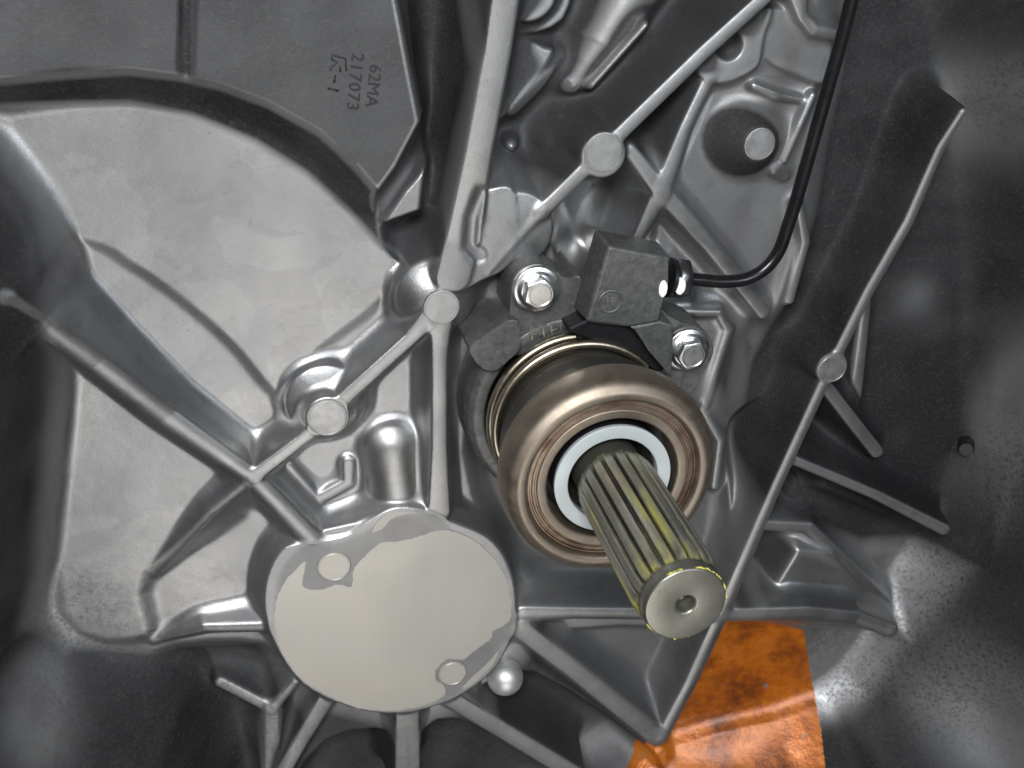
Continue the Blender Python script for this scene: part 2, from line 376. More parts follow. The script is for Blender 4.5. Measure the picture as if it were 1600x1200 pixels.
region([(650, 1110), (720, 1090), (900, 1220), (640, 1250)], -40, 4)
region([(510, 1110), (630, 1115), (630, 1250), (450, 1240)], -40, 4)
region([(740, 1080), (810, 1010), (1020, 1165), (900, 1200)], -40, 4)
region([(250, 1012), (410, 1000), (470, 1080), (430, 1180), (330, 1090)], -12, 5)
region([(110, 560), (390, 770), (235, 900), (235, 1000), (90, 960)], 5, 4)
region([(660, 560), (676, 545), (678, 780), (660, 770)], -14, 1.6, curve=False)          # slot left of the short vertical rib
region([(735, 640), (800, 860), (1000, 940), (1100, 930), (1130, 700), (1100, 640), (900, 560)], -14, 4)   # bearing well
region([(1035, 310), (1112, 125), (1290, 125), (1250, 330), (1205, 480), (1100, 400)], -6, 2.5, curve=False)
# --- upper left plates: the rib shaped shelf with the cast letters, and its neighbour
plateau([(315, -200), (312, -40), (306, 120), (345, 130), (420, 158), (500, 203), (552, 250), (592, 298), (618, 262), (656, 190), (640, 110), (612, -40), (600, -200)], 24, 'lettered_web', slope=1.0, steep=(590, 300, 200), curve=False)
plateau([(-200, -200), (283, -200), (281, -30), (276, 116), (200, 106), (100, 108), (0, 122), (-200, 150)], 24, 'plain_web', slope=1.0, steep=(279, 112, 0), curve=False)
plateau([(602, 347), (655, 328), (662, 268), (634, 300)], 12, 'facet', slope=3, curve=False)
# --- things standing in the deep upper cavity
plateau([(790, 45), (880, 30), (890, -80), (790, -80)], -14, 'cast_shelf', slope=4)
plateau([(770, 130), (800, 60), (850, 75), (860, 90), (790, 180), (775, 170)], -16, 'cast_shelf', slope=3)
boss(825, -15, 48, -4, 'boss', slope=5)
rib([(800, 165, 20, -14), (845, 120, 22, -16), (880, 90, 20, -20)], slope=1.6, crown=6)
rib([(900, 130, 26, -14), (950, 70, 36, -8), (1010, -30, 40, -4)], 'cast_tube', slope=1.4, crown=8)
rib([(925, 135, 7, -8), (1010, 40, 7, 2)], slope=3, crown=3)
rib([(870, 290, 14, -14), (868, 230, 18, -10), (890, 195, 18, -10), (940, 178, 14, -16)], 'curved_web', slope=2, crown=6)
boss(800, 230, 16, -18, slope=2, dome=5)
# --- right plates
plateau([(1090, 110), (1130, 60), (1205, 10), (1195, 60), (1185, 105), (1140, 130), (1112, 128)], 8, 'drilled_ear', slope=6)
plateau([(1205, 20), (1225, 15), (1260, 45), (1300, 60), (1290, 130), (1240, 115), (1195, 90), (1200, 60)], 4, 'cast_shelf', slope=3)
rib([(1250, -5, 12, 10), (1255, 25, 7, 10), (1275, 48, 8, 10), (1310, 55, 8, 8)], slope=3)
rib([(1272, 150, 5, 5), (1250, 200, 5, 5), (1228, 250, 5, 3)], slope=4)
rib([(1250, 320, 6, 3), (1260, 380, 6, 1), (1235, 470, 6, -4)], slope=4)
rib([(1180, 135, 5, 4), (1215, 150, 6, 4), (1262, 158, 4, 2)], slope=4)
rib([(1215, 265, 9, 2), (1228, 275, 7, 0)], slope=4)
# --- the web ribs
rib([(985, 235, 8, 10), (1035, 300, 12, 10), (1110, 385, 9, 9), (1195, 490, 9, 6)], slope=4)
rib([(1108, 125, 8, 8), (1072, 200, 8, 9), (1035, 300, 12, 10), (1000, 370, 8, 9), (985, 400, 8, 8)], slope=4)
rib([(1060, 490, 5, 3), (1125, 490, 5, 3), (1140, 515, 6, 2), (1100, 640, 6, 0), (1128, 690, 6, 0), (1120, 760, 7, -2)], slope=3)
rib([(1280, 590, 8, 6), (1330, 655, 8, 2), (1372, 708, 8, -2)], slope=4)
rib([(1355, 470, 6, -10), (1345, 560, 7, -10), (1335, 640, 8, -14)], slope=2)
rib([(1245, 722, 7, 18), (1370, 775, 7, 20), (1478, 830, 8, T)], slope=5, crown=0.9)
rib([(1195, 822, 7, -4), (1265, 826, 7, -4), (1320, 880, 7, -4), (1385, 945, 7, 0)], slope=3)
rib([(820, 962, 13, T), (900, 960, 10, T), (1000, 961, 10, T), (1140, 963, 11, T), (1260, 960, 11, T), (1340, 968, 11, T), (1395, 988, 10, T + 2)], crown=0.9)
rib([(815, 985, 14, T), (900, 1050, 13, T), (1030, 1155, 13, T)])
rib([(690, 1085, 13, T - 2), (790, 1145, 12, T - 4), (900, 1212, 12, T - 4)])
rib([(637, 1100, 16, T - 3), (637, 1230, 16, T - 6)])
rib([(512, 1090, 12, T - 4), (470, 1160, 10, T - 6), (430, 1230, 10, T - 6)])
rib([(345, 1068, 7, 4), (425, 1110, 7, 14), (462, 1066, 6, 16)], slope=3)
rib([(425, 1108, 9, 14), (425, 1230, 10, 14)], slope=1.6)
rib([(945, 1040, 5, -4), (985, 1090, 8, 4), (1030, 1150, 8, 10)], slope=2)
rib([(1506, 176, 7, T + 8), (1472, 230, 8, T + 4), (1420, 350, 9, T + 1), (1360, 455, 9, T), (1300, 575, 9, T), (1215, 760, 9, T), (1130, 960, 11, T), (1080, 1070, 10, T), (1035, 1155, 10, T)], crown=0.9)
rib([(10, 468, 13, T + 26), (58, 505, 14, T + 15), (150, 572, 16, T + 8), (260, 655, 16, T + 2), (390, 745, 13, T), (492, 850, 14, T)], slope=3.2, crown=1.2)
rib([(62, 505, 9, T + 14), (0, 562, 8, T + 18), (-80, 620, 8, T + 24)], slope=4)
rib([(384, 757, 8, T - 1), (330, 800, 8, 16), (240, 892, 8, 3)], slope=5, left=1.1, crown=0.6)
rib([(425, 982, 8, T - 2), (320, 984, 7, 12), (240, 1002, 5, 2)], slope=5, right=1.7, crown=0.6)
rib([(470, 850, 12, T - 4), (560, 830, 12, T - 2), (590, 815, 12, T - 2)], slope=3)
rib([(450, 730, 6, 4), (495, 783, 7, 5), (545, 755, 7, 5), (545, 725, 8, 4)], slope=2)
rib([(690, 480, 14, T), (640, 532, 10, T), (545, 618, 10, T), (512, 652, 12, T), (470, 690, 9, T), (398, 745, 10, T)], slope=4.5)
rib([(690, 500, 15, T), (687, 560, 11, T), (687, 700, 11, T), (687, 800, 15, T)], slope=5)
rib([(798, -60, 19, T + 6), (778, 80, 18, T + 4), (748, 240, 18, T + 2), (722, 380, 22, T), (708, 432, 22, T)], 'tall_rib', slope=6)
rib([(1225, -30, 10, T + 2), (1100, 83, 10, T), (965, 215, 10, T), (905, 275, 10, T), (848, 332, 10, T)], slope=6)
rib([(850, 330, 6, T - 0.4), (805, 378, 4, T - 0.9), (765, 425, 3, T - 1.4)], slope=4)
rib([(616, 712, 34, 15), (630, 812, 34, T - 3)], 'oil_tube', slope=2.5, crown=4.5, k=3)
# --- bosses
plateau([(742, 318), (776, 292), (806, 305), (800, 408), (752, 440), (712, 455), (715, 390)], T - 1.5, 'blended_boss', slope=4)
boss(806, 361, 63, T - 0.6, 'blended_boss', slope=4, dome=1.0)
boss(685, 474, 66, T, slope=3, dome=6)
boss(510, 634, 64, 15, slope=3, dome=3)
boss(512, 652, 36, T, slope=4, k=3)
boss(943, 243, 37, T, slope=5, k=4)
boss(1187, 225, 28, 15, 'stud_boss', slope=1.2, k=3)
boss(1300, 575, 27, T, slope=5, k=3)
# --- bearing cap (the large round machined end)
cc = (at(612, 958, T) ); CAPX, CAPY = cc[0], cc[1]
CAP = [(411, 945), (420, 890), (445, 855), (485, 848), (540, 838), (575, 815), (610, 795), (660, 795), (710, 815), (765, 840), (795, 880), (808, 935), (803, 990), (770, 1050), (705, 1095), (625, 1116), (545, 1106), (470, 1068), (427, 1005)]
CAPP = [tuple(p) for p in catmull([np.array(p) for p in px_poly(CAP, T)], 4, True)]
plateau(CAP, T, 'bearing_cap', slope=7, k=5)
Hh = smax(Hh, TOP, 2.4)
# --- cuts: drilled ear and groove on the blended boss
def cut_ring(px, py, r, depth, z, wdt=None):
    c = at(px, py, z); rr = r * mmpp(px, py, z); s = win(c[0] - rr - 6, c[0] + rr + 6, c[1] - rr - 6, c[1] + rr + 6)
    d = np.hypot(X[s] - c[0], Y[s] - c[1])
    t = np.clip((rr - d) / 0.8 + 0.5, 0, 1) if wdt is None else np.exp(-((d - rr) / wdt) ** 2)
    Hh[s] = Hh[s] - depth * t
cut_ring(1140, 72, 19, 9, zm(8))
def groove(pts, z, wid, depth):
    W = [at(x, y, z)[:2] for x, y in pts]; a = np.array(W)
    s = win(a[:, 0].min() - 12, a[:, 0].max() + 12, a[:, 1].min() - 12, a[:, 1].max() + 12); D = np.full(X[s].shape, 1e3)
    for p, q in zip(W, W[1:]):
        v = q - p; t = np.clip(((X[s] - p[0]) * v[0] + (Y[s] - p[1]) * v[1]) / (v @ v), 0, 1)
        D = np.minimum(D, np.hypot(X[s] - p[0] - t * v[0], Y[s] - p[1] - t * v[1]))
    Hh[s] -= depth * np.exp(-(D / wid) ** 2)
groove([(752, 300), (738, 340), (735, 385), (750, 400)], T, 2.0, 1.6)
groove([(690, 455), (715, 462), (730, 468)], T, 0.5, 0.6)
# --- bell wall all round
BELL = [(1395, 985), (1490, 835), (1545, 690), (1558, 480), (1550, 300), (1532, 150), (1505, 0), (1470, -150), (1300, -260), (600, -280), (0, -240), (-130, -40), (-110, 90), (0, 205), (80, 310), (106, 385), (112, 430),
        (116, 500), (112, 570), (98, 720), (85, 860), (70, 955), (150, 1015), (300, 1065), (420, 1250), (640, 1330), (900, 1260), (1040, 1172), (1290, 1100)]
d = poly_sdf([tuple(p) for p in catmull([np.array(p) for p in px_poly(BELL, 11)], 3, True)], X, Y)
d = blur(d, 1.4)
c1, c2 = at(1490, 1090, 25), at(1590, 640, 25)
slp = 2.8 - 1.9 * np.exp(-((X - c1[0]) ** 2 + (Y - c1[1]) ** 2) / 52 ** 2) - 1.3 * np.exp(-((X - c2[0]) / 25) ** 2 - ((Y - c2[1]) / 45) ** 2)
c3 = at(1130, 1190, 20); slp = slp - 1.8 * np.exp(-((X - c3[0]) / 55) ** 2 - ((Y - c3[1]) / 30) ** 2) * (slp > 2)
slp = blur(np.clip(slp, 0.55, None), 3.0)
wall = 9 + np.where(d < 0, d * 2.2, 0) + np.where(d >= 0, np.minimum(d * slp, 70 + (d - 70 / slp) * 0.25), 0)
low = Y < -140
idx = lab('bell_wall'); m = wall > Hh - 0.3; LAB[m] = idx; Hh = smax(Hh, wall, 13)
# --- fillets and foundry softness
Hf = np.maximum(Hh, blur(Hh, 1.3) - 0.1); Hf = np.maximum(Hf, np.maximum(blur(Hh, 0.75), blur(Hh, 2.5) - 0.35))
Hh = blur(Hf, 0.4)
for (px, py, r, z) in FLAT:
    c = at(px, py, z); rr = r * mmpp(px, py, z); s = win(c[0] - rr - 2, c[0] + rr + 2, c[1] - rr - 2, c[1] + rr + 2)
    t = np.clip((rr - np.hypot(X[s] - c[0], Y[s] - c[1])) / 0.8 + 0.5, 0, 1); Hh[s] = np.where(t > 0, Hh[s] * (1 - t) + np.minimum(Hh[s], z) * t, Hh[s])
s = win(CAPX - 90, CAPX + 90, CAPY - 90, CAPY + 90); t = np.clip((-poly_sdf(CAPP, X[s], Y[s])) / 1.5, 0, 1); Hh[s] = Hh[s] * (1 - t) + np.minimum(Hh[s], T) * t
lump = blur(rng.standard_normal(Hh.shape), 4.0); lump /= lump.std(); Hh = Hh + 0.025 * lump
lump = blur(rng.standard_normal(Hh.shape), 1.2); lump /= lump.std(); Hh = Hh + 0.008 * lump
def hz(x, y):
    i = (x - gx[0]) / GS; j = (y - gy[0]) / GS; i0, j0 = int(i), int(j); a, b = i - i0, j - j0
    return (Hh[j0, i0] * (1 - a) + Hh[j0, i0 + 1] * a) * (1 - b) + (Hh[j0 + 1, i0] * (1 - a) + Hh[j0 + 1, i0 + 1] * a) * b
def surf(px, py):
    """where a sight line of the photo meets the relief"""
    z = 95.0
    while z > -60:
        p = at(px, py, z)
        if gx[0] + 1 < p[0] < gx[-1] - 1 and gy[0] + 1 < p[1] < gy[-1] - 1 and hz(p[0], p[1]) >= z: return p
        z -= 0.4
    return at(px, py, 0)
# normals of the full relief, so that the parts meet without a seam
gyy, gxx = np.gradient(Hh, GS); NRM = np.stack([-gxx, -gyy, np.ones_like(Hh)], -1); NRM /= np.linalg.norm(NRM, axis=-1, keepdims=True)
# grit: near the foot of the bell wall, lower left and along the right
g1 = np.zeros_like(Hh)
def blob(px, py, z, rx, ry, amp, ang=0):
    c = surf(px, py); ca, sa = math.cos(ang), math.sin(ang); u = (X - c[0]) * ca + (Y - c[1]) * sa; v = -(X - c[0]) * sa + (Y - c[1]) * ca
    return amp * np.exp(-(u / rx) ** 2 - (v / ry) ** 2)
for a in ((125, 960, 0, 14, 16, 1.0), (250, 1090, 0, 26, 12, 0.9, -0.3), (1585, 760, 30, 9, 30, 1.0), (1500, 880, 25, 14, 30, 1.0, -0.5), (1400, 1060, 15, 34, 20, 1.0), (1545, 1010, 30, 22, 20, 0.9), (1590, 150, 40, 10, 16, 0.8), (330, 1160, 5, 26, 14, 0.8)): g1 += blob(*a)
DIRT = np.clip(g1, 0, 1).astype(np.float32)
# clutch dust on bell wall and unwiped casting; shade painted on step, wall feet, pockets
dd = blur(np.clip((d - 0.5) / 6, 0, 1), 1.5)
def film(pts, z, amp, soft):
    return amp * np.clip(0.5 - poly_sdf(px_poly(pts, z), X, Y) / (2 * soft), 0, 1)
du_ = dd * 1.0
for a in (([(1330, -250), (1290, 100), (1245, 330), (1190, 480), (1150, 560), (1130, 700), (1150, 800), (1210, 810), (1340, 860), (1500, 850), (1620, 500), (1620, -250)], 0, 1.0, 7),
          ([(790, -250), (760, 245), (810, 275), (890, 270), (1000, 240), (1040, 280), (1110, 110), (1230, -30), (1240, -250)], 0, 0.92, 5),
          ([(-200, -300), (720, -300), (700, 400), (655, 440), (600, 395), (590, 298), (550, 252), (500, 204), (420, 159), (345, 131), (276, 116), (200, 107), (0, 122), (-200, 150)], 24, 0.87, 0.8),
          ([(-200, 150), (0, 122), (200, 107), (276, 116), (345, 131), (420, 159), (500, 204), (550, 252), (590, 298), (600, 395), (545, 335), (480, 277), (400, 228), (300, 186), (200, 166), (0, 168), (-200, 175)], 17, 1.0, 1.6),  # shade painted on the step under the top plates
          ([(275, -250), (305, -250), (303, 122), (276, 116)], 22, 1.0, 1.0), ([(655, 200), (640, 100), (610, -250), (720, -250), (735, 100), (690, 330), (660, 330)], 11, 1.0, 2),  # shade painted in the groove and beside the tall rib
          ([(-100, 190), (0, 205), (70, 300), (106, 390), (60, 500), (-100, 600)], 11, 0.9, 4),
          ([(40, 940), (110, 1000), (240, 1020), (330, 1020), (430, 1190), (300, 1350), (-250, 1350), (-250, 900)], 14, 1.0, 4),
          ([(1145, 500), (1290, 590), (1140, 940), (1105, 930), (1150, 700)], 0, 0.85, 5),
          ([(1155 + 60 * math.cos(q), 222 + 62 * math.sin(q)) for q in np.linspace(0, 6.2, 20)], 11, 0.97, 2.0),  # shade painted on the cone of the stud boss
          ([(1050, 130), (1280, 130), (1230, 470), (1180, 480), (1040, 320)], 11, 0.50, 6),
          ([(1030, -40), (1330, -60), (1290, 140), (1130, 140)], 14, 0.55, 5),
          ([(250, 1010), (415, 1000), (480, 1090), (640, 1130), (760, 1090), (830, 1000), (1040, 1160), (900, 1300), (200, 1300)], 11, 0.95, 6),  # shade painted in the cells below the bearing cap
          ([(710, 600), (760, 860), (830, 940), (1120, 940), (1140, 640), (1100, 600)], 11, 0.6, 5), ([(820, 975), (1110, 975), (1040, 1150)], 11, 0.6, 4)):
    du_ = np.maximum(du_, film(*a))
du_ = np.maximum(du_, 0.27 * blur((LAB == NAMES.index('bearing_cap')).astype(float), 0.8))
wob = blur(rng.standard_normal(Hh.shape), 6.0); wob /= wob.std()
du_ = du_ + 0.02 * wob * (du_ > 0.02)
gy_, gx_ = np.gradient(blur(Hh, 0.5), GS); nz_ = 1 / np.sqrt(1 + gx_ ** 2 + gy_ ** 2)
WORN = ~np.isin(LAB, [i for i, n_ in enumerate(NAMES) if n_ in ('lettered_web', 'plain_web', 'stud_boss')])
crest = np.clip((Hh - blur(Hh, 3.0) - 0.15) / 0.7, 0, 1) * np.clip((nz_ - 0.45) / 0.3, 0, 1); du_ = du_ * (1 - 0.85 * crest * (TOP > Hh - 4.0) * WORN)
edge = np.clip((Hh - blur(Hh, 0.9) - 0.10) / 0.25, 0, 1) * (X > at(560, 290, 24)[0]) * np.isin(LAB, [NAMES.index('lettered_web')]); du_ = du_ * (1 - 0.7 * edge)
for a in ((1560, 1110, 40, 26, 28, 0.55, 0.4), (1590, 620, 60, 7, 34, 0.7), (62, 1095, 40, 6, 12, 0.8, 0.5), (1570, 165, 50, 14, 16, 0.75), (1010, 1190, 10, 30, 8, 0.7), (1430, 465, 0, 8, 8, 0.25)): du_ = du_ * (1 - np.clip(blob(*a), 0, 1))
DUST_SHADE = np.clip(du_, 0, 1).astype(np.float32)
# the orange film on the bell wall below the lower rib
RUSTP = [tuple(surf(x, y)[:2]) for x, y in [(1120, 985), (1255, 985), (1262, 1030), (1272, 1080), (1282, 1140), (1288, 1199), (1292, 1235), (965, 1235), (975, 1199), (990, 1172), (1010, 1158), (1026, 1150), (1040, 1158), (1050, 1130), (1080, 1075)]]
rd = poly_sdf(RUSTP, X, Y)
RIDX = lab('rust_film', 'glossy orange rust stained patch of the wall under the lower rib')
mm_ = (rd < 0) & ((LAB == 0) | (LAB == idx)); LAB[mm_] = RIDX

# thin the relief outside the middle of the picture
ix = np.array([i for i, v in enumerate(gx) if (-92 <= v <= 292) or i % 3 == 0]); iy = np.array([j for j, v in enumerate(gy) if (-392 <= v <= -42) or j % 3 == 0])
sub = np.ix_(iy, ix); XX, YY, ZZ, LL, DD, DU = X[sub], Y[sub], Hh[sub], LAB[sub], DIRT[sub], DUST_SHADE[sub]; NN = NRM[sub].reshape(-1, 3)
V = np.stack([XX, YY, ZZ], -1).reshape(-1, 3) * MM
h_, w_ = XX.shape; q = np.arange(h_ * w_).reshape(h_, w_)
QF = np.stack([q[:-1, :-1], q[:-1, 1:], q[1:, 1:], q[1:, :-1]], -1).reshape(-1, 4); QL = LL[:-1, :-1].reshape(-1)
housing = thing('bell_housing', 'ribbed grey cast aluminium gearbox bell housing filling the whole picture', 'gearbox housing')
def relief_part(name, faces, m, label):
    u, inv = np.unique(faces, return_inverse=True); inv = inv.reshape(-1).astype(np.int32)
    me = bpy.data.meshes.new(name); n = len(faces)
    me.vertices.add(len(u)); me.vertices.foreach_set('co', V[u].astype(np.float32).ravel())
    me.loops.add(n * 4); me.loops.foreach_set('vertex_index', inv)
    me.polygons.add(n); me.polygons.foreach_set('loop_start', np.arange(0, n * 4, 4, dtype=np.int32))
    me.polygons.foreach_set('use_smooth', np.ones(n, bool))
    me.update(calc_edges=True)
    a = me.attributes.new('dirt', 'FLOAT', 'POINT'); a.data.foreach_set('value', DD.reshape(-1)[u])
    a = me.attributes.new('dust_shade', 'FLOAT', 'POINT'); a.data.foreach_set('value', DU.reshape(-1)[u])
    me.normals_split_custom_set_from_vertices(NN[u])
    me.materials.append(m)
    o = bpy.data.objects.new(name, me); C.objects.link(o); o.parent = housing
    if label: o['label'] = label
    return o
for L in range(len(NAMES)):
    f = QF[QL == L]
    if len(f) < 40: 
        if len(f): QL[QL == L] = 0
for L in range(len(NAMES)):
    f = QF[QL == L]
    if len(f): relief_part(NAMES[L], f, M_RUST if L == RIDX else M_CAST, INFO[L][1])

# machined faces lying proud of the casting
def face_plate(pts, z, name, m, jag=0.0, n=5, label=None, t=0.07):
    P = catmull([np.array(p) for p in px_poly(pts, z)], n, True)
    if jag: P = [p + rng.normal(0, jag, 2) for p in P]
    return from_bm(name, prism([tuple(p) for p in P], z - 1.5, z + t, 0.03, 1), m, housing, label=label)
def round_pad(px, py, r, z, name='machined_pad', m=None, t=0.3, label=None, rim=False):
    c = at(px, py, z); rr = r * mmpp(px, py, z)
    prof = [(0, z + t), (rr * 0.86, z + t), (rr * 0.88, z + t - 0.12), (rr * 0.93, z + t - 0.12), (rr * 0.95, z + t), (rr * 0.98, z + t - 0.05), (rr, z + t - 0.3), (rr, z - 2)]
    return from_bm(name, lathe(prof, c[0], c[1], 56), m or M_PAD, housing, label=label)
ZF = T + 0.1
face_plate([(429, 955), (434, 930), (446, 908), (466, 886), (477, 878), (474, 915), (500, 921), (528, 913), (549, 916), (553, 890), (572, 866), (596, 848), (620, 846), (655, 838), (690, 828), (720, 834), (756, 856), (782, 888), (796, 925), (798, 962), (789, 976),
            (771, 986), (766, 998), (742, 1016), (724, 1030), (700, 1030), (683, 1044), (681, 1062), (694, 1072), (692, 1089), (655, 1104), (612, 1110), (565, 1107), (515, 1088), (468, 1058), (440, 1018), (430, 985)], ZF, 'machined_face', M_FACE, 0.16, 9,
           'large pale beige machined face of the round bearing cap')
face_plate([(580, 832), (590, 815), (605, 803), (630, 799), (654, 800), (630, 804), (610, 812), (597, 826)], ZF, 'machined_face', M_FACE, 0.05, 4)
face_plate([(722, 1075), (735, 1060), (762, 1035), (779, 1016), (772, 1035), (750, 1058), (733, 1072)], ZF, 'machined_face', M_FACE, 0.05, 4)
round_pad(522, 885, 27, ZF, m=M_FACE, t=0.2); round_pad(707, 1052, 23, ZF, m=M_FACE, t=0.2)
round_pad(690, 480, 29, T); round_pad(511, 652, 32, T); round_pad(943, 238, 32, T); round_pad(1187, 225, 26, 18.5); round_pad(1300, 575, 25, T)
# ball ended pin under the cap, with its web
c = at(789, 1058, 13)
prof = [(0, 13 + 7.2)] + [(7.2 * math.sin(a), 13 + 7.2 * math.cos(a)) for a in np.linspace(0.15, 1.6, 12)] + [(7.0, 4), (7.4, -30)]
from_bm('ball_boss', lathe(prof, c[0], c[1], 40), M_BALL, housing)
# cast letters
def text_on(s, px, py, z, size, ang, parent, m, name='cast_lettering', off=0.0, ext=0.25, space=1.0, sx=1.0):
    cu = bpy.data.curves.new(name, 'FONT'); cu.body = s; cu.size = size * MM; cu.extrude = ext * MM; cu.offset = off * MM
    cu.align_x = 'CENTER'; cu.align_y = 'CENTER'; cu.space_character = space; cu.resolution_u = 3
    tmp = bpy.data.objects.new('t', cu); C.objects.link(tmp)
    me = bpy.data.meshes.new_from_object(tmp.evaluated_get(bpy.context.evaluated_depsgraph_get())); bpy.data.objects.remove(tmp); bpy.data.curves.remove(cu)
    me.name = name; p = at(px, py, z)
    me.transform(Matrix.Translation(Vector(p) * MM) @ Matrix.Rotation(ang, 4, 'Z') @ Matrix.Diagonal((sx, 1, 1, 1)))
    return link(name, me, m, parent, smooth=False)
A_ = math.radians(-99)
text_on('62MA', 583, 134, 24.1, 5.0, A_, housing, M_LETTER, space=1.0)
text_on('217073', 554, 128, 24.1, 5.0, A_, housing, M_LETTER, space=1.12)
def stroke(pts, z, r, name, parent, m):
    return from_bm(name, tube([at(x, y, z) for x, y in pts], r, 8), m, parent)
stroke([(541, 111), (540, 92), (519, 86), (518, 93), (527, 97), (515, 108), (518, 110)], 24.05, 0.27, 'cast_lettering', housing, M_LETTER)
stroke([(531, 104), (532, 112)], 24.05, 0.27, 'cast_lettering', housing, M_LETTER)
stroke([(524, 118), (522, 129)], 24.05, 0.3, 'cast_lettering', housing, M_LETTER)
stroke([(512, 138), (529, 142)], 24.05, 0.3, 'cast_lettering', housing, M_LETTER)

# ------------------------------------------------------------------ input shaft and release bearing: one axis
AX = at(1072, 945, 138)[:2]; ax, ay = AX
def zface(px, py):                                # height at which the axis passes under a pixel
    lo, hi = -50., 250.
    for _ in range(60):
        mid = (lo + hi) / 2; r = np.hypot(*at(px, py, mid)[:2])
        lo, hi = (mid, hi) if r > np.hypot(*AX) else (lo, mid)
    return lo
ZB = 77.0
shaft = thing('input_shaft', 'splined steel input shaft with yellow grease pointing out of the bearing', 'shaft', tuple(np.array([ax, ay, 0]) * MM))
RS = 12.3
def spline_mesh(n=20, z0=79, z1=134):
    bm = bmesh.new(); rings = []
    prof = [(-0.5, -1.75), (-0.43, -1.7), (-0.34, -0.35), (-0.30, -0.05), (-0.26, 0), (0.26, 0), (0.30, -0.05), (0.34, -0.35), (0.43, -1.7)]
    for z, dr, cut in [(z0 - 2, -0.9, 0.0), (z0, -0.2, 0.5), (z0 + 3, 0, 1), (z0 + 18, 0, 1), (z0 + 34, 0, 1), (z1 - 6, 0, 1), (z1 - 2.5, -0.1, 0.8), (z1 - 0.8, -0.6, 0.35), (z1, -1.0, 0.0)]:
        ring = []
        for k in range(n):
            for u, h in prof:
                a = 2 * math.pi * (k + u) / n; r = RS + dr + h * cut
                ring.append(bm.verts.new(((ax + r * math.cos(a)) * MM, (ay + r * math.sin(a)) * MM, z * MM)))
        rings.append(ring)
    for A, B in zip(rings, rings[1:]):
        m = len(A)
        for j in range(m): bm.faces.new((A[j], A[(j + 1) % m], B[(j + 1) % m], B[j]))
    return bm
from_bm('splines', spline_mesh(), M_SHAFT, shaft, sharp=50)
from_bm('shaft_neck', lathe([(8.6, 20), (10.8, 30), (10.8, 75), (10.9, 78.5)], ax, ay, 64), M_SHAFTP, shaft)
from_bm('shaft_nose', lathe(rounded([(10.2, 132.4), (10.9, 133.2), (11.25, 134), (11.25, 137.0), (10.8, 138), (2.9, 138), (2.5, 137.4), (2.2, 133), (0.0, 131)], 0.35, 3), ax, ay, 72), M_SHAFTP, shaft)
gr = []
for a0, a1 in ((-0.5, 0.5), (0.55, 1.4), (1.7, 2.1), (3.6, 4.0), (4.3, 4.9)):
    path = [np.array([ax + (11.05 + rng.normal(0, 0.06)) * math.cos(a), ay + (11.05 + rng.normal(0, 0.06)) * math.sin(a), 137.3 + rng.normal(0, 0.15)]) for a in np.linspace(a0, a1, 26)]
    rr = [abs(rng.normal(0.14, 0.09)) * (0.2 if i in (0, 25) else 1) + 0.05 for i in range(26)]
    gr.append((path, rr))
gbm = bmesh.new()
for path, rr in gr:
    t_ = tube(path, rr, 8); me = bpy.data.meshes.new('t'); t_.to_mesh(me); t_.free(); gbm.from_mesh(me); bpy.data.meshes.remove(me)
from_bm('grease_bead', gbm, M_GREASE, shaft)

bearing = thing('release_bearing', 'bronze coloured round clutch release bearing around the splined shaft', 'bearing', (ax * MM, ay * MM, 0))
Z = ZB
from_bm('bearing_shell', lathe(rounded([(29.5, Z - 15.5), (32.8, Z - 14.8), (33.9, Z - 12), (34.0, Z - 7), (32.6, Z - 2.2), (29.6, Z - 0.2), (27.6, Z - 0.5), (27.0, Z - 1.6), (26.9, Z - 2.4)], 2.6, 7), ax, ay, 160), M_COPPER, bearing)
from_bm('wear_track', lathe([(26.9, Z - 2.4), (26.5, Z - 2.0), (26.1, Z - 2.0), (25.8, Z - 2.5), (25.4, Z - 2.5), (25.1, Z - 2.05), (24.5, Z - 2.05), (24.2, Z - 2.4), (23.9, Z - 2.4)], ax, ay, 160), M_WORN, bearing)
from_bm('inner_race', lathe(rounded([(23.9, Z - 2.4), (23.6, Z - 1.7), (21.1, Z - 1.9), (20.6, Z - 2.4), (20.4, Z - 15)], 0.3, 3), ax, ay, 160), M_COPPER, bearing)
from_bm('seal_gap', lathe([(20.6, Z - 13), (17.7, Z - 13.2), (17.6, Z - 3.0)], ax, ay, 96), M_BLACK, bearing)
from_bm('guide_ring', lathe(rounded([(17.6, Z - 3.4), (18.3, Z - 3.3), (18.4, Z - 1.7), (18.2, Z - 1.5), (14.4, Z - 1.5), (14.1, Z - 1.8), (14.1, Z - 5)], 0.2, 2), ax, ay, 120), M_WHITE, bearing, label='pale blue white plastic guide ring inside the bearing')
from_bm('bore_sleeve', lathe([(14.2, Z - 5), (12.9, Z - 7), (12.6, Z - 26), (9.0, Z - 27)], ax, ay, 96), M_RUBBER, bearing)

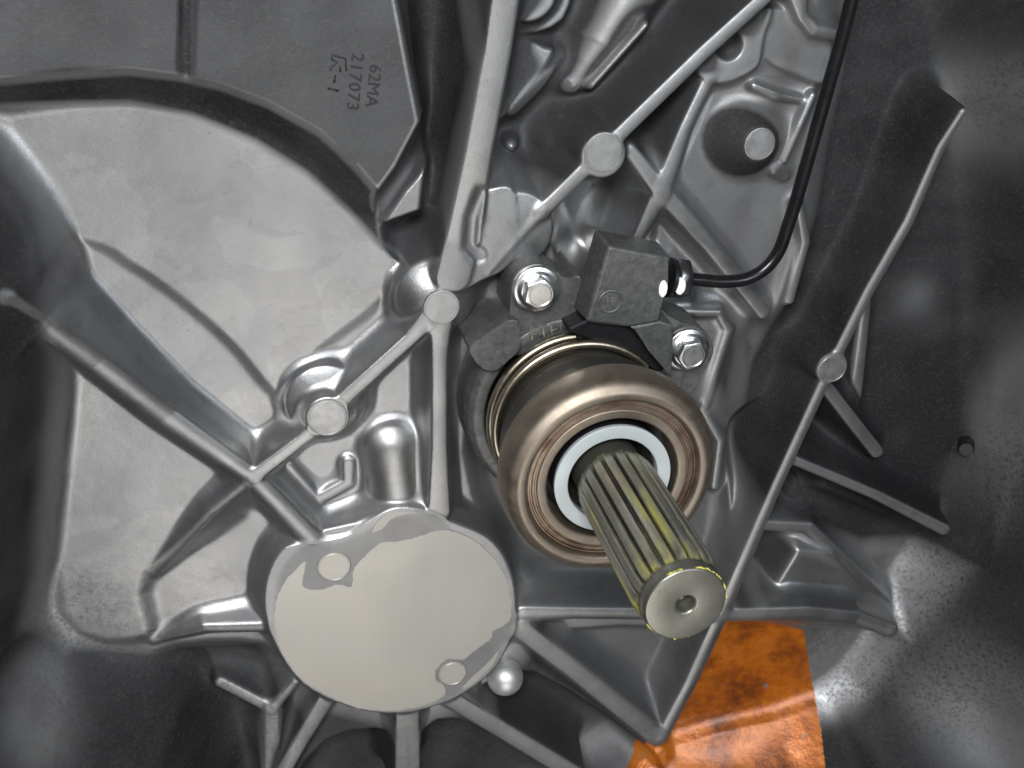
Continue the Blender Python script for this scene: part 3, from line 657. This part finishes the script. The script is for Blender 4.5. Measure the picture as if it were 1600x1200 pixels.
# ------------------------------------------------------------------ slave cylinder
slave = thing('slave_cylinder', 'dark grey concentric slave cylinder body behind the bronze bearing', 'clutch cylinder', (ax * MM, ay * MM, 0))
from_bm('sleeve', lathe(rounded([(26.6, 20), (26.8, 43), (27.6, 46), (29.4, 48), (30.0, Z - 22), (30.0, Z - 14)], 1.2, 4), ax, ay, 120), M_RUBBER, slave)
def coil(r, z, wire, a0, a1, rise=0.0):
    P = [np.array([ax + r * math.cos(a), ay + r * math.sin(a), z + rise * (a - a0) / (a1 - a0)]) for a in np.linspace(a0, a1, 120)]
    return tube(P, wire, 12)
from_bm('spring_coil', coil(29.2, 33.4, 1.5, math.radians(92), math.radians(300)), M_SPRING, slave)
from_bm('spring_coil', coil(28.7, 38.6, 1.5, math.radians(40), math.radians(330)), M_SPRING, slave)
ZP = 29.7
from_bm('flange_ring', lathe(rounded([(37.0, -14), (36.6, 24), (35.6, 28.4), (34.0, 30.0), (30.4, 30.0), (30.1, 28), (30.0, 18)], 1.6, 4), ax, ay, 120), M_DARKCAST, slave)
plate = [(770, 560), (792, 510), (797, 480), (800, 440), (818, 418), (845, 412), (872, 425), (882, 436), (908, 432), (925, 470), (1010, 475), (1030, 480), (1052, 500), (1085, 508), (1108, 525), (1115, 552), (1098, 585), (1080, 615), (1040, 600), (960, 545), (880, 540)]
from_bm('flange_plate', prism([tuple(p) for p in catmull([np.array(p) for p in px_poly(plate, ZP)], 3, True)], -10, ZP, 0.9, 2, 0.02), M_DARKCAST, slave, sharp=14)
from_bm('raised_pad', prism([tuple(p) for p in catmull([np.array(p) for p in px_poly([(733, 548), (745, 533), (786, 505), (806, 500), (811, 510), (812, 545), (795, 562), (774, 580), (752, 575)], 34)], 3, True)], 10, 34, 1.0, 3, 0.03), M_DARKCAST, slave, sharp=14)
blk = [(951, 384), (1048, 402), (1044, 440), (1031, 503), (984, 512), (916, 503)]
from_bm('inlet_block', prism(px_poly(blk, 42), 29, 42, 1.0, 3, 0.05), M_DARKCAST, slave, sharp=14)
from_bm('inlet_shroud', prism(px_poly([(984, 511), (1032, 501), (1053, 508), (1050, 592), (1036, 580), (1016, 545)], 41.5), 18, 41.5, 0.8, 3, 0.02), M_DARKCAST, slave, sharp=14)
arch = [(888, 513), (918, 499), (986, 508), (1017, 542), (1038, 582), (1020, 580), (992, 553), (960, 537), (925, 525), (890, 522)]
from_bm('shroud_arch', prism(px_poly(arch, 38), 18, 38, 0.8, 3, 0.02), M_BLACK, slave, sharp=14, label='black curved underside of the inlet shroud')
text_on('FTE', 849, 519, 30.05, 6.0, math.radians(9), slave, M_RAISED, off=0.0, ext=0.5, space=1.05)
text_on('r', 877, 508, 30.05, 5.4, math.radians(9), slave, M_RAISED, ext=0.5)
c = at(953, 471, 42); 
from_bm('date_wheel', lathe([(3.25, 41.5), (3.25, 42.3), (3.6, 42.45), (3.95, 42.3), (3.95, 41.5)], c[0], c[1], 40), M_DARKCAST, slave)
text_on('18', 953, 471, 42.1, 3.6, math.radians(-10), slave, M_RAISED, ext=0.35)

# flange bolts
def bolt(px, py, z, r_px, ang, label):
    c = at(px, py, z); r = r_px * mmpp(px, py, z)
    t = thing('flange_bolt', label, 'bolt', tuple(c * MM), 'silver flange bolts of the slave cylinder')
    from_bm('washer_flange', lathe(rounded([(r * 0.5, z - 3), (r * 0.97, z - 1.8), (r, z - 0.2), (r * 0.95, z + 0.7), (r * 0.80, z + 1.0), (r * 0.66, z + 1.9), (r * 0.4, z + 2.0)], 0.3, 3), c[0], c[1], 56), M_ZINC, t)
    rh = r * 0.69; hx = [(c[0] + rh * math.cos(ang + i * math.pi / 3), c[1] + rh * math.sin(ang + i * math.pi / 3)) for i in range(6)]
    from_bm('hex_head', prism(hx, z + 0.5, z + 5.6, 0.4, 2), M_ZINC, t, sharp=12)
    from_bm('head_stamp', lathe([(rh * 0.74, z + 5.55), (rh * 0.73, z + 5.8), (rh * 0.66, z + 5.8), (rh * 0.62, z + 5.65), (0, z + 5.65)], c[0], c[1], 40), M_ZINC, t, sharp=5)
    return t
bolt(838, 451, ZP + 3.4, 39, 0.35, 'silver hexagon flange bolt on the ear left of the grey inlet block')
bolt(1074, 546, ZP + 3.4, 37, 0.1, 'silver hexagon flange bolt on the ear right of the bearing, below the pipe nut')

# hydraulic pipe with its nut
pipe = thing('hydraulic_pipe', 'thin black hydraulic pipe bending up from the grey inlet block', 'pipe', tuple(at(1070, 435, 33) * MM))
path = [at(1060, 435, 33), at(1090, 437, 33), at(1130, 440, 33), at(1165, 436, 33), at(1195, 420, 33), at(1217, 392, 33), at(1232, 350, 33), at(1245, 310, 33), at(1262, 250, 33), at(1290, 150, 34), at(1318, 50, 35), at(1345, -60, 37)]
from_bm('pipe', tube(catmull(path, 8), 2.15, 16), M_PIPE, pipe)
def axial(prof, p, q, n, hexa=False):
    """solid of revolution (or hexagon) along the line p-q; prof: (t mm, r)"""
    p, q = np.array(p), np.array(q); t = (q - p) / np.linalg.norm(q - p); u = np.array([0, 0, 1.0]); u -= (u @ t) * t; u /= np.linalg.norm(u); s = np.cross(t, u)
    bm = bmesh.new(); rings = [[bm.verts.new((p + t * k + r * (math.cos(a) * s + math.sin(a) * u)) * MM) for a in np.linspace(0, 2 * math.pi, n, endpoint=False) + math.pi / 3] for k, r in prof]
    for A, B in zip(rings, rings[1:]):
        for j in range(n): bm.faces.new((A[j], A[(j + 1) % n], B[(j + 1) % n], B[j]))
    bm.faces.new(rings[0][::-1]); bm.faces.new(rings[-1]); return bm
p0, p1 = at(1040, 433, 33), at(1080, 437, 33)
nut = axial([(2.6, 5.6), (3.0, 6.6), (7.0, 6.6), (7.5, 5.6)], p0, p1, 6); bmesh.ops.bevel(nut, geom=nut.edges[:], offset=0.25 * MM, segments=2, affect='EDGES')
from_bm('union_nut', nut, M_NUT, pipe, sharp=60)
from_bm('nut_collar', axial([(0.6, 5.6), (0.8, 6.4), (2.0, 6.4), (2.5, 5.6)], p0, p1, 32), M_BLACK, pipe)

def dab(px, py, z, rx, ry, parent):
    c = at(px, py, z); k = mmpp(px, py, z); n = 28
    P = [(c[0] + rx * k * math.cos(a) * (1 + rng.normal(0, 0.03)), c[1] + ry * k * math.sin(a) * (1 + rng.normal(0, 0.03))) for a in np.linspace(0, 2 * math.pi, n, endpoint=False)]
    from_bm('paint_mark', prism(P, z - 0.6, z + 0.12, 0.05, 1), M_PAINT, parent)
dab(1036, 451, 42.0, 7, 14, slave)
dab(1063, 447, 33 + 6.6 * math.cos(math.pi / 6), 9, 14, pipe)
# small black stud in the right wall
p = surf(1519, 695) + np.array([-1.5, 0.5, 2.0])
stud = thing('threaded_plug', 'small black threaded plug in the dark right wall', 'plug', tuple(p * MM))
q0 = p + np.array([0, 0, -4]); q1 = p + np.array([-6.0, 1.0, 5.0])
pr = [(0, 2.6)]
for i in range(5): pr += [(1 + i * 1.4, 3.2), (1.7 + i * 1.4, 2.75)]
from_bm('stud_thread', axial(pr + [(8.4, 2.6)], q0, q1, 20), M_BLACK, stud)
